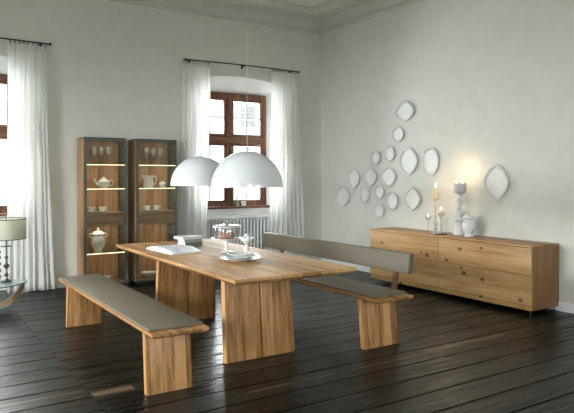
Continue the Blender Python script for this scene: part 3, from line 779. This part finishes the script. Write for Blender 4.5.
# footed bowl with meringues / white blossom
t = thing('footed_bowl', 'small white footed bowl with a flared base, beside the stacked plates', 'bowl', (2.71, 4.84, TZ))
bm = BM(); lathe(bm, [(0, 0), (0.042, 0), (0.043, 0.005), (0.028, 0.030), (0.018, 0.07), (0.016, 0.095), (0.035, 0.115), (0.055, 0.135), (0.058, 0.155), (0.054, 0.155), (0.05, 0.137), (0, 0.115)], 28); build('bowl_body', bm, porcelain, t)
k = 0
for (px, py, pz) in ((0.026, 0, 0), (-0.024, 0.012, 0), (0, -0.026, 0.002), (0.004, 0.027, 0.002), (0, 0, 0.026)):
    bm = BM(); lathe(bm, [(0, 0), (0.016, 0.002), (0.021, 0.012), (0.015, 0.024), (0.006, 0.033), (0, 0.038)], 14, ripple=0.08, rn=6)
    o = build('meringue', bm, stone_white, loc=(2.71 + px, 4.84 + py, TZ + 0.136 + pz))
    tag(o, 'small white meringue piled in the white footed bowl', 'meringue', 'meringues in the footed bowl'); k += 1

PC = (2.485, 4.56)
def dinner_plate(z, R, hh, label):
    t = thing('dinner_plate', label, 'plate', (PC[0], PC[1], z), group='plates stacked on the table')
    bm = BM(); lathe(bm, [(0, 0), (R * 0.55, 0), (R * 0.6, hh * 0.2), (R * 0.72, hh * 0.55), (R * 0.94, hh * 0.92), (R * 0.94, hh * 0.92 + 0.004), (R * 0.7, hh * 0.68), (R * 0.55, hh * 0.3), (0, hh * 0.25)], 44); build('plate_body', bm, porcelain, t)
    bm = BM(); lathe(bm, [(R * 0.94, hh * 0.92), (R, hh), (R, hh + 0.003), (R * 0.94, hh * 0.92 + 0.004)], 44); build('rim', bm, blue_rim, t)['label'] = 'blue grey rim'
dinner_plate(TZ, 0.172, 0.026, 'large blue-rimmed plate at the bottom of the stack on the table')
dinner_plate(TZ + 0.014, 0.164, 0.028, 'blue-rimmed plate second from the bottom of the stack on the table')
bm = BM(); R = 0.105; lathe(bm, [(0, 0), (0.04, 0), (0.045, 0.004), (0.08, 0.022), (R, 0.034), (R - 0.003, 0.036), (0.075, 0.026), (0, 0.008)], 40)
tag(build('soup_bowl', bm, porcelain, loc=(PC[0], PC[1], TZ + 0.026)), 'shallow white bowl on top of the blue-rimmed plates', 'bowl')

# ------------------------------------------------------------------ pendant lamps
def pendant(y, R, label, cx_):
    zr = 1.372
    t = thing('pendant_lamp', label, 'pendant lamp', (TX - 0.0, y, zr), group='white dome pendant lamps')
    bm = BM()
    prof = [(R * math.cos(a), R * 1.0 * math.sin(a)) for a in [PI / 2 * i / 22 for i in range(22)]] + [(0, R)]
    inner = [(0, R - 0.003)] + [((R - 0.003) * math.cos(a), (R - 0.003) * math.sin(a)) for a in [PI / 2 * i / 22 for i in range(21, -1, -1)]]
    lathe(bm, prof + inner[1:] + [(R, 0)], 128); bmesh.ops.remove_doubles(bm, verts=bm.verts, dist=1e-5); build('lamp_shade', bm, lamp_white, t, angle=60)
    bm = BM(); lathe(bm, [(0, 0), (0.016, 0), (0.016, 0.02), (0.006, 0.035), (0, 0.04)], 16, c=(0, 0, R)); build('cable_cap', bm, lamp_white, t)
    bm = BM(); tube(bm, [(0, 0, R + 0.03), (0.0, 0, CEIL - zr - 0.02)], 0.0016, 6); build('cable', bm, ceil_m, t)
    bm = BM(); lathe(bm, [(0, 0), (0.05, 0), (0.05, 0.02), (0, 0.022)], 20, c=(0, 0, CEIL - zr - 0.022)); build('ceiling_rose', bm, lamp_white, t)
    bm = BM(); lathe(bm, [(0, 0), (0.02, 0.0), (0.02, 0.07), (0, 0.07)], 12, c=(0, 0, R - 0.08)); build('socket', bm, lamp_white, t)
    bm = BM(); bmesh.ops.create_uvsphere(bm, u_segments=16, v_segments=10, radius=0.035, matrix=Matrix.Translation((0, 0, R - 0.11))); build('bulb', bm, paper, t)
pendant(4.504, 0.301, 'white dome pendant lamp, the larger-looking one in front on the right', 0)
pendant(5.43, 0.285, 'white dome pendant lamp, the one farther back on the left', 0)

# ------------------------------------------------------------------ wall plates
PL = [(6.351, 2.372, 0.190, 0.149, 1.55, 'topmost pointed plate of the wall cluster'),
 (6.488, 2.059, 0.124, 0.115, 1.7, 'small plate just below the topmost wall plate'),
 (6.957, 1.736, 0.105, 0.105, 2.0, 'small round wall plate, left one of the small pair high in the cluster'),
 (6.665, 1.788, 0.112, 0.116, 2.0, 'small round wall plate, right one of the small pair high in the cluster'),
 (6.280, 1.672, 0.183, 0.200, 1.6, 'large oval wall plate, left of the two biggest near the tall candle'),
 (5.867, 1.657, 0.160, 0.196, 1.9, 'large oval wall plate right above the tall glass candle holder'),
 (7.477, 1.427, 0.150, 0.165, 1.55, 'pointed wall plate above the leftmost plate of the cluster'),
 (7.087, 1.452, 0.155, 0.148, 1.6, 'pointed wall plate, left one of two alike in the middle row'),
 (6.689, 1.453, 0.165, 0.146, 1.55, 'pointed wall plate, right one of two alike in the middle row'),
 (7.745, 1.142, 0.170, 0.162, 1.55, 'leftmost pointed plate of the wall cluster'),
 (7.219, 1.176, 0.122, 0.127, 1.8, 'small oval wall plate, second from the left in the lower row'),
 (6.877, 1.230, 0.108, 0.107, 1.8, 'small wall plate above the lowest plate of the cluster'),
 (6.609, 1.103, 0.126, 0.130, 1.9, 'small oval wall plate between the lowest plate and the scalloped one'),
 (6.885, 0.956, 0.111, 0.109, 2.0, 'lowest plate of the wall cluster, small and round'),
 (6.201, 1.148, 0.159, 0.167, 1.5, 'scalloped wall plate left of the candle holders'),
 (4.803, 1.386, 0.188, 0.217, 1.55, 'large diamond-shaped wall plate standing apart on the right')]
for (y, z, a, b_, p, lab) in PL:
    bm = BM(); n = 72
    rings = []
    sc_n = 16
    def shell(prof):
        rings = []
        for r, h in prof:
            if r == 0: rings.append([bm.verts.new((-h, 0, 0))]); continue
            ring = []
            for i in range(n):
                th = 2 * PI * i / n
                c_, s_ = math.cos(th), math.sin(th)
                R_ = (abs(c_) ** p + abs(s_) ** p) ** (-1 / p)
                R_ *= 1 + 0.02 * r * r * math.cos(sc_n * th)
                ring.append(bm.verts.new((-h, a * r * R_ * c_, b_ * r * R_ * s_)))
            rings.append(ring)
        for A, B in zip(rings, rings[1:]):
            for i in range(n):
                j = (i + 1) % n
                if len(A) == 1: bm.faces.new((A[0], B[j], B[i]))
                elif len(B) == 1: bm.faces.new((A[i], A[j], B[0]))
                else: bm.faces.new((A[i], A[j], B[j], B[i]))
    shell([(0.0, 0.010), (0.72, 0.010), (0.80, 0.014), (0.82, 0.012), (0.72, 0.004), (0.0, 0.0)])
    o = build('wall_plate', bm, plate_m, loc=(XW - 0.0015, y - 0.012, z), angle=50)
    tag(o, 'white ' + lab, 'plate', 'white plates hung on the right wall')
    bm = BM(); shell([(0.80, 0.0142), (0.85, 0.024), (0.90, 0.021), (0.95, 0.028), (1.0, 0.026), (1.0, 0.021), (0.90, 0.014), (0.82, 0.010)])
    build('plate_rim', bm, rim_m, o, angle=50)['label'] = 'raised moulded rim'

# ------------------------------------------------------------------ things on the sideboard
SZ = ST + 0.0005
FL = [(0, 0), (0.006, 0.004), (0.0085, 0.014), (0.006, 0.028), (0.002, 0.040), (0, 0.044)]
def flame(parent, x, y, z, k=1.0):
    bm = BM(); lathe(bm, [(r * k, h * k) for r, h in FL], 12, c=(x, y, z)); f = build('flame', bm, flame_m, parent); f['label'] = 'lit flame'
    bm = BM(); tube(bm, [(x, y, z - 0.012), (x, y, z + 0.004)], 0.0012, 5); build('wick', bm, black_m, parent)
def candle_light(x, y, z, w):
    l = bpy.data.lights.new('candle_glow', 'POINT'); l.energy = w; l.color = (1.0, 0.70, 0.38); l.shadow_soft_size = 0.025
    o = bpy.data.objects.new('candle_glow', l); COL.objects.link(o); o.location = (x, y, z)
def stick(name, loc, prof, mat, label, cat='candle holder'):
    bm = BM(); lathe(bm, prof, 28); return tag(build(name, bm, mat, loc=loc), label, cat)
# tall slender glass candlestick + lit tapered candle
stick('candlestick', (5.914, 5.585, SZ), [(0, 0), (0.055, 0), (0.055, 0.008), (0.03, 0.02), (0.014, 0.03), (0.026, 0.055), (0.010, 0.075), (0.024, 0.10), (0.034, 0.125), (0.012, 0.15), (0.010, 0.20), (0.022, 0.22), (0.010, 0.24), (0.012, 0.33),
      (0.020, 0.345), (0.010, 0.36), (0.014, 0.41), (0.034, 0.425), (0.036, 0.44), (0.03, 0.44), (0, 0.432)], amber_glass, 'tall slender glass candlestick holding a lit amber candle')
t = thing('candle', 'lit amber cone candle on the tall slender glass candlestick', 'candle', (5.914, 5.585, SZ + 0.4405))
bm = BM(); lathe(bm, [(0, 0), (0.032, 0), (0.034, 0.02), (0.026, 0.07), (0.018, 0.12), (0.014, 0.135), (0, 0.132)], 20); build('candle_wax', bm, wax, t); flame(t, 0, 0, 0.148, 1.2)
candle_light(5.914, 5.585, SZ + 0.61, 0.9)
# lower glass candlestick
stick('candlestick', (5.86, 5.44, SZ), [(0, 0), (0.05, 0), (0.05, 0.006), (0.024, 0.018), (0.012, 0.035), (0.024, 0.06), (0.010, 0.09), (0.022, 0.115), (0.010, 0.14), (0.012, 0.20), (0.038, 0.235), (0.050, 0.262), (0.046, 0.262), (0.03, 0.24), (0, 0.236)], amber_glass,
      'shorter glass candlestick with a cup top, right of the tall slender one')
t = thing('candle', 'short lit pillar candle on the shorter glass candlestick', 'candle', (5.86, 5.44, SZ + 0.237))
bm = BM(); lathe(bm, [(0, 0), (0.028, 0), (0.029, 0.05), (0.026, 0.055), (0, 0.050)], 20); build('candle_wax', bm, wax, t); flame(t, 0, 0, 0.066, 0.9)
candle_light(5.86, 5.44, SZ + 0.36, 0.5)
# tealight on slim glass
stick('tealight_holder', (6.00, 5.80, SZ), [(0, 0), (0.035, 0), (0.035, 0.005), (0.006, 0.014), (0.005, 0.13), (0.018, 0.15), (0.032, 0.17), (0.034, 0.205), (0.031, 0.205), (0.028, 0.172), (0, 0.155)], clear_glass,
      'slim clear glass holder with a small lit tealight, leftmost on the sideboard', 'candle holder')
t = thing('tealight', 'small lit tealight in the slim clear glass holder', 'candle', (6.00, 5.80, SZ + 0.171))
bm = BM(); lathe(bm, [(0, 0), (0.019, 0), (0.019, 0.014), (0, 0.013)], 16); build('candle_wax', bm, stone_white, t); flame(t, 0, 0, 0.024, 0.7)
candle_light(6.00, 5.80, SZ + 0.235, 0.15)
# dark tray
bm = BM(); box(bm, -0.075, 0.075, -0.035, 0.035, 0, 0.012, 0.004)
tag(build('candle_tray', bm, metal_dark, loc=(5.765, 5.36, SZ)), 'small dark flat tray at the foot of the glass candlesticks', 'tray')
# big white turned candlestick
stick('candlestick', (5.965, 5.235, SZ), [(0, 0), (0.075, 0), (0.077, 0.02), (0.070, 0.03), (0.066, 0.09), (0.070, 0.13), (0.050, 0.145), (0.030, 0.15), (0.052, 0.175), (0.075, 0.185), (0.075, 0.20), (0.040, 0.21), (0.034, 0.225), (0.058, 0.26), (0.060, 0.29), (0.040, 0.315),
      (0.024, 0.33), (0.022, 0.36), (0.040, 0.39), (0.024, 0.41), (0.030, 0.425), (0.062, 0.43), (0.062, 0.442), (0.030, 0.45), (0.022, 0.48), (0.030, 0.50), (0.052, 0.510), (0.060, 0.5215), (0.058, 0.5225), (0, 0.5222)], stone_white,
      'large white turned baluster candlestick carrying a wide candle')
t = thing('candle', 'wide grey-white pillar candle with two flames on the turned candlestick', 'candle', (5.965, 5.235, SZ + 0.5235))
bm = BM(); lathe(bm, [(0, 0), (0.060, 0), (0.078, 0.010), (0.083, 0.024), (0.083, 0.108), (0.078, 0.118), (0.066, 0.118), (0, 0.108)], 32); build('candle_wax', bm, grey_wax, t)
for dx, dy in ((0.0, 0.045), (0.0, -0.045), ): flame(t, dx, dy, 0.122, 1.0)
candle_light(5.93, 5.20, SZ + 0.80, 1.7)
# white urn
urn('urn', (5.90, 5.03, SZ), 'white ribbed urn-shaped lidded jar on the sideboard, right of the turned candlestick', 'jar', 0.87, stone_white, True)

# ------------------------------------------------------------------ plant and votive on the window sill
t = thing('potted_plant', 'small green sprig in a glass on the window sill between the lamps', 'plant', (4.66, YB - 0.09, SILL + 0.001))
bm = BM(); lathe(bm, [(0, 0), (0.03, 0), (0.034, 0.06), (0.031, 0.06), (0.027, 0.006), (0, 0.005)], 16); build('glass_pot', bm, clear_glass, t)
bm = BM(); random.seed(2)
for k in range(16):
    a = random.uniform(0, 2 * PI); r = random.uniform(0.02, 0.05); z = random.uniform(0.09, 0.19)
    tube(bm, [(0, 0, 0.01), (r * 0.5 * math.cos(a), r * 0.5 * math.sin(a), z * 0.7), (r * math.cos(a), r * math.sin(a), z)], 0.0012, 4)
    M = Matrix.Translation((r * math.cos(a), r * math.sin(a), z)) @ Matrix.Rotation(a, 4, 'Z') @ Matrix.Rotation(-0.6, 4, 'Y') @ Matrix.Diagonal((1, 0.55, 0.15, 1))
    bmesh.ops.create_icosphere(bm, subdivisions=1, radius=0.019, matrix=M)
build('leaves', bm, leaf, t)
bm = BM(); lathe(bm, [(0, 0), (0.035, 0), (0.042, 0.05), (0.046, 0.075), (0.042, 0.075), (0.036, 0.01), (0, 0.008)], 24)
tag(build('flower_pot', bm, porcelain, loc=(4.765, YB - 0.09, SILL + 0.001)), 'small white pot on the window sill beside the green sprig', 'pot')

# ------------------------------------------------------------------ glass side table, lamp at the left edge
GX, GY = 0.807, 7.23
t = thing('side_table', 'glass side table on a curved wooden arc, at the left edge', 'side table', (GX, GY, 0))
GZ = 0.31
bm = BM()
pts = []
def teardrop(R, tipx, n=40):
    out = []
    for i in range(n):
        a = 2 * PI * i / n
        x = R * math.cos(a); y = R * 0.78 * math.sin(a)
        if math.cos(a) > 0: x *= tipx; y *= (1 - 0.35 * math.cos(a) ** 2)
        out.append((x, y))
    return out
def slab(bm, outl, z0, z1):
    lo = [bm.verts.new((x, y, z0)) for x, y in outl]; hi = [bm.verts.new((x, y, z1)) for x, y in outl]
    bm.faces.new(lo[::-1]); bm.faces.new(hi); n = len(lo)
    for i in range(n): bm.faces.new((lo[i], lo[(i + 1) % n], hi[(i + 1) % n], hi[i]))
slab(bm, teardrop(0.43, 1.10), GZ - 0.012, GZ); build('glass_top', bm, green_glass, t, smooth=False)['label'] = 'greenish clear glass top'
bm = BM(); slab(bm, teardrop(0.33, 1.0), 0.055, 0.067); build('lower_shelf', bm, green_glass, t, smooth=False)['label'] = 'greenish glass lower shelf'
for s in (1, -1):
    bm = BM(); n = 16; rings = []
    for i in range(n + 1):
        a = -PI / 2 * 0.98 + (PI / 2 * 0.92) * i / n
        cxx = -0.02; cz = 0.345; Rr = 0.455
        x = cxx + Rr * math.cos(a); z = cz + 0.32 * math.sin(a)
        wdt = 0.045; th = 0.012 + 0.012 * math.sin(PI * i / n)
        nx, nz = math.cos(a), math.sin(a)
        y = 0.0
        zz = max(z, 0.026)
        rings.append([bm.verts.new((s * (x + nx * th * q), y + wdt * w_, max(zz + nz * th * q, 0.0))) for q, w_ in ((-1, -1), (1, -1), (1, 1), (-1, 1))])
    rings = [r for r in rings]
    for A, B in zip(rings, rings[1:]):
        for k in range(4): bm.faces.new((A[k], A[(k + 1) % 4], B[(k + 1) % 4], B[k]))
    bm.faces.new(rings[0][::-1]); bm.faces.new(rings[-1])
    # trim anything above the glass
    for v in bm.verts:
        if v.co.z > GZ - 0.0125: v.co.z = GZ - 0.0125
    build('arc_leg', bm, arc_wood, t)['label'] = 'curved wooden leg'
lx, ly = 0.955, 6.30
lx, ly = 1.07, 7.25
t = thing('table_lamp', 'table lamp with pale green drum shade and turned dark stem on the glass side table', 'lamp', (lx, ly, GZ + 0.0005))
bm = BM(); lathe(bm, [(0, 0), (0.055, 0), (0.058, 0.012), (0.04, 0.024), (0.018, 0.035), (0.012, 0.06), (0.026, 0.08), (0.012, 0.10), (0.010, 0.14), (0.028, 0.165), (0.032, 0.185), (0.012, 0.205), (0.009, 0.25), (0.022, 0.265), (0.009, 0.29), (0.009, 0.38),
      (0.060, 0.388), (0.060, 0.394), (0.008, 0.40), (0.008, 0.47), (0, 0.47)], 24); build('stem', bm, pewter, t)
bm = BM()
for i, z in enumerate((0.06, 0.13, 0.20, 0.27, 0.33)):
    bmesh.ops.create_uvsphere(bm, u_segments=14, v_segments=10, radius=0.030 - 0.002 * i, matrix=Matrix.Translation((-0.075, 0.01, z)))
tube(bm, [(-0.075, 0.01, 0.0), (-0.075, 0.01, 0.40)], 0.004, 6); build('crystal_balls', bm, crystal, t)['label'] = 'stack of clear crystal balls'
RS = 0.23; zs0, zs1 = 0.47, 0.69
bm = BM(); lathe(bm, [(RS, zs0), (RS, zs1), (RS - 0.003, zs1), (RS - 0.003, zs0), (RS, zs0)], 48, c=(-0.03, 0, 0)); sh = build('lamp_shade', bm, linen, t); sh['label'] = 'pale green linen drum shade'
bm = BM()
for z in (zs0, zs1 - 0.008): lathe(bm, [(RS + 0.0015, z), (RS + 0.0015, z + 0.008), (RS - 0.0045, z + 0.008), (RS - 0.0045, z), (RS + 0.0015, z)], 48, c=(-0.03, 0, 0))
build('shade_trim', bm, shade_trim, sh)['label'] = 'dark band'
bm = BM()
for a in (0, 2 * PI / 3, 4 * PI / 3): tube(bm, [(0, 0, 0.66), (-0.03 + (RS - 0.003) * math.cos(a), (RS - 0.003) * math.sin(a), 0.682)], 0.0025, 5)
tube(bm, [(0, 0, 0.46), (0, 0, 0.73)], 0.004, 6); bmesh.ops.create_uvsphere(bm, u_segments=10, v_segments=8, radius=0.011, matrix=Matrix.Translation((0, 0, 0.735)))
build('shade_carrier', bm, pewter, t)

# ------------------------------------------------------------------ outside
t = thing('apartment_building', 'pale building with small dark windows seen through the window glass', 'building', (12.0, 32.0, -4.0))
bm = BM(); box(bm, -26, 26, 0, 8, 0, 15); build('building_wall', bm, facade, t, smooth=False)
bm = BM()
hexa(bm, [(-26.5, -0.6, 15), (26.5, -0.6, 15), (26.5, 8.5, 15), (-26.5, 8.5, 15), (-26.5, 3.5, 18), (26.5, 3.5, 18), (26.5, 4.5, 18), (-26.5, 4.5, 18)]); build('roof', bm, roof_m, t, smooth=False)
fr_ = None
for r in range(4):
    for k in range(17):
        bm = BM(); x = -24 + 3 * k; z = 1.6 + 3.4 * r
        if fr_ is None:
            box(bm, -0.45, 0.45, -0.05, 0.02, 0, 1.2); fr_ = build('window', bm, facade_win, t, (x, 0, z), smooth=False)
        else:
            bm.free(); w = fr_.copy(); COL.objects.link(w); w.location = (x, 0, z)
bm = BM(); box(bm, -30, 45, 9.2, 60, -4.2, -4.0); o = struct('ground', bm, pavement, 'pale street paving outside')

# ------------------------------------------------------------------ light
w = bpy.data.worlds.new('sky'); sc.world = w; w.use_nodes = True
nt = w.node_tree; bg = nt.nodes['Background']; bg.inputs['Color'].default_value = (0.93, 0.97, 1.0, 1); bg.inputs['Strength'].default_value = 2.4
def area(name, loc, rot, sx, sy, e, col=(0.94, 0.98, 1.0)):
    l = bpy.data.lights.new(name, 'AREA'); l.shape = 'RECTANGLE'; l.size = sx; l.size_y = sy; l.energy = e; l.color = col
    o = bpy.data.objects.new(name, l); COL.objects.link(o); o.location = loc; o.rotation_euler = rot; return o
for (a, b_), e in zip(L_OPS, (430, 1180)):
    area('daylight_fill', (XL - 1.4, (a + b_) / 2, 2.55), (0, -PI / 2 + 0.35, 0), 1.6, b_ - a + 0.8, e)  # added fill lights behind the left openings, out of view
for (a, b_), e in zip(R_OPS, (260, 180)):
    area('daylight_fill', ((a + b_) / 2, YR - 1.2, 2.55), (PI / 2 - 0.35, 0, 0), b_ - a, 1.6, e)  # added fill lights behind the viewer, through the rear openings
for c in WINS:
    area('daylight_fill', (c, YB + 0.60, 1.75), (-PI / 2 - 0.16, 0, 0), 1.9, 2.0, 430)

# ------------------------------------------------------------------ camera
cam = bpy.data.cameras.new('camera'); co = bpy.data.objects.new('camera', cam); COL.objects.link(co)
F = 612.75
cam.sensor_width = 36; cam.lens = F / 574 * 36; cam.shift_y = (175.9 - 206.5) / 574
co.location = (0, 0, H); co.rotation_euler = (PI / 2, 0, -0.576)
cam.clip_start = 0.05; cam.clip_end = 200
sc.camera = co
sc.view_settings.view_transform = 'Standard'; sc.view_settings.look = 'None'
sc.view_settings.gamma = 1; sc.view_settings.exposure = 0.1; sc.view_settings.use_curve_mapping = False
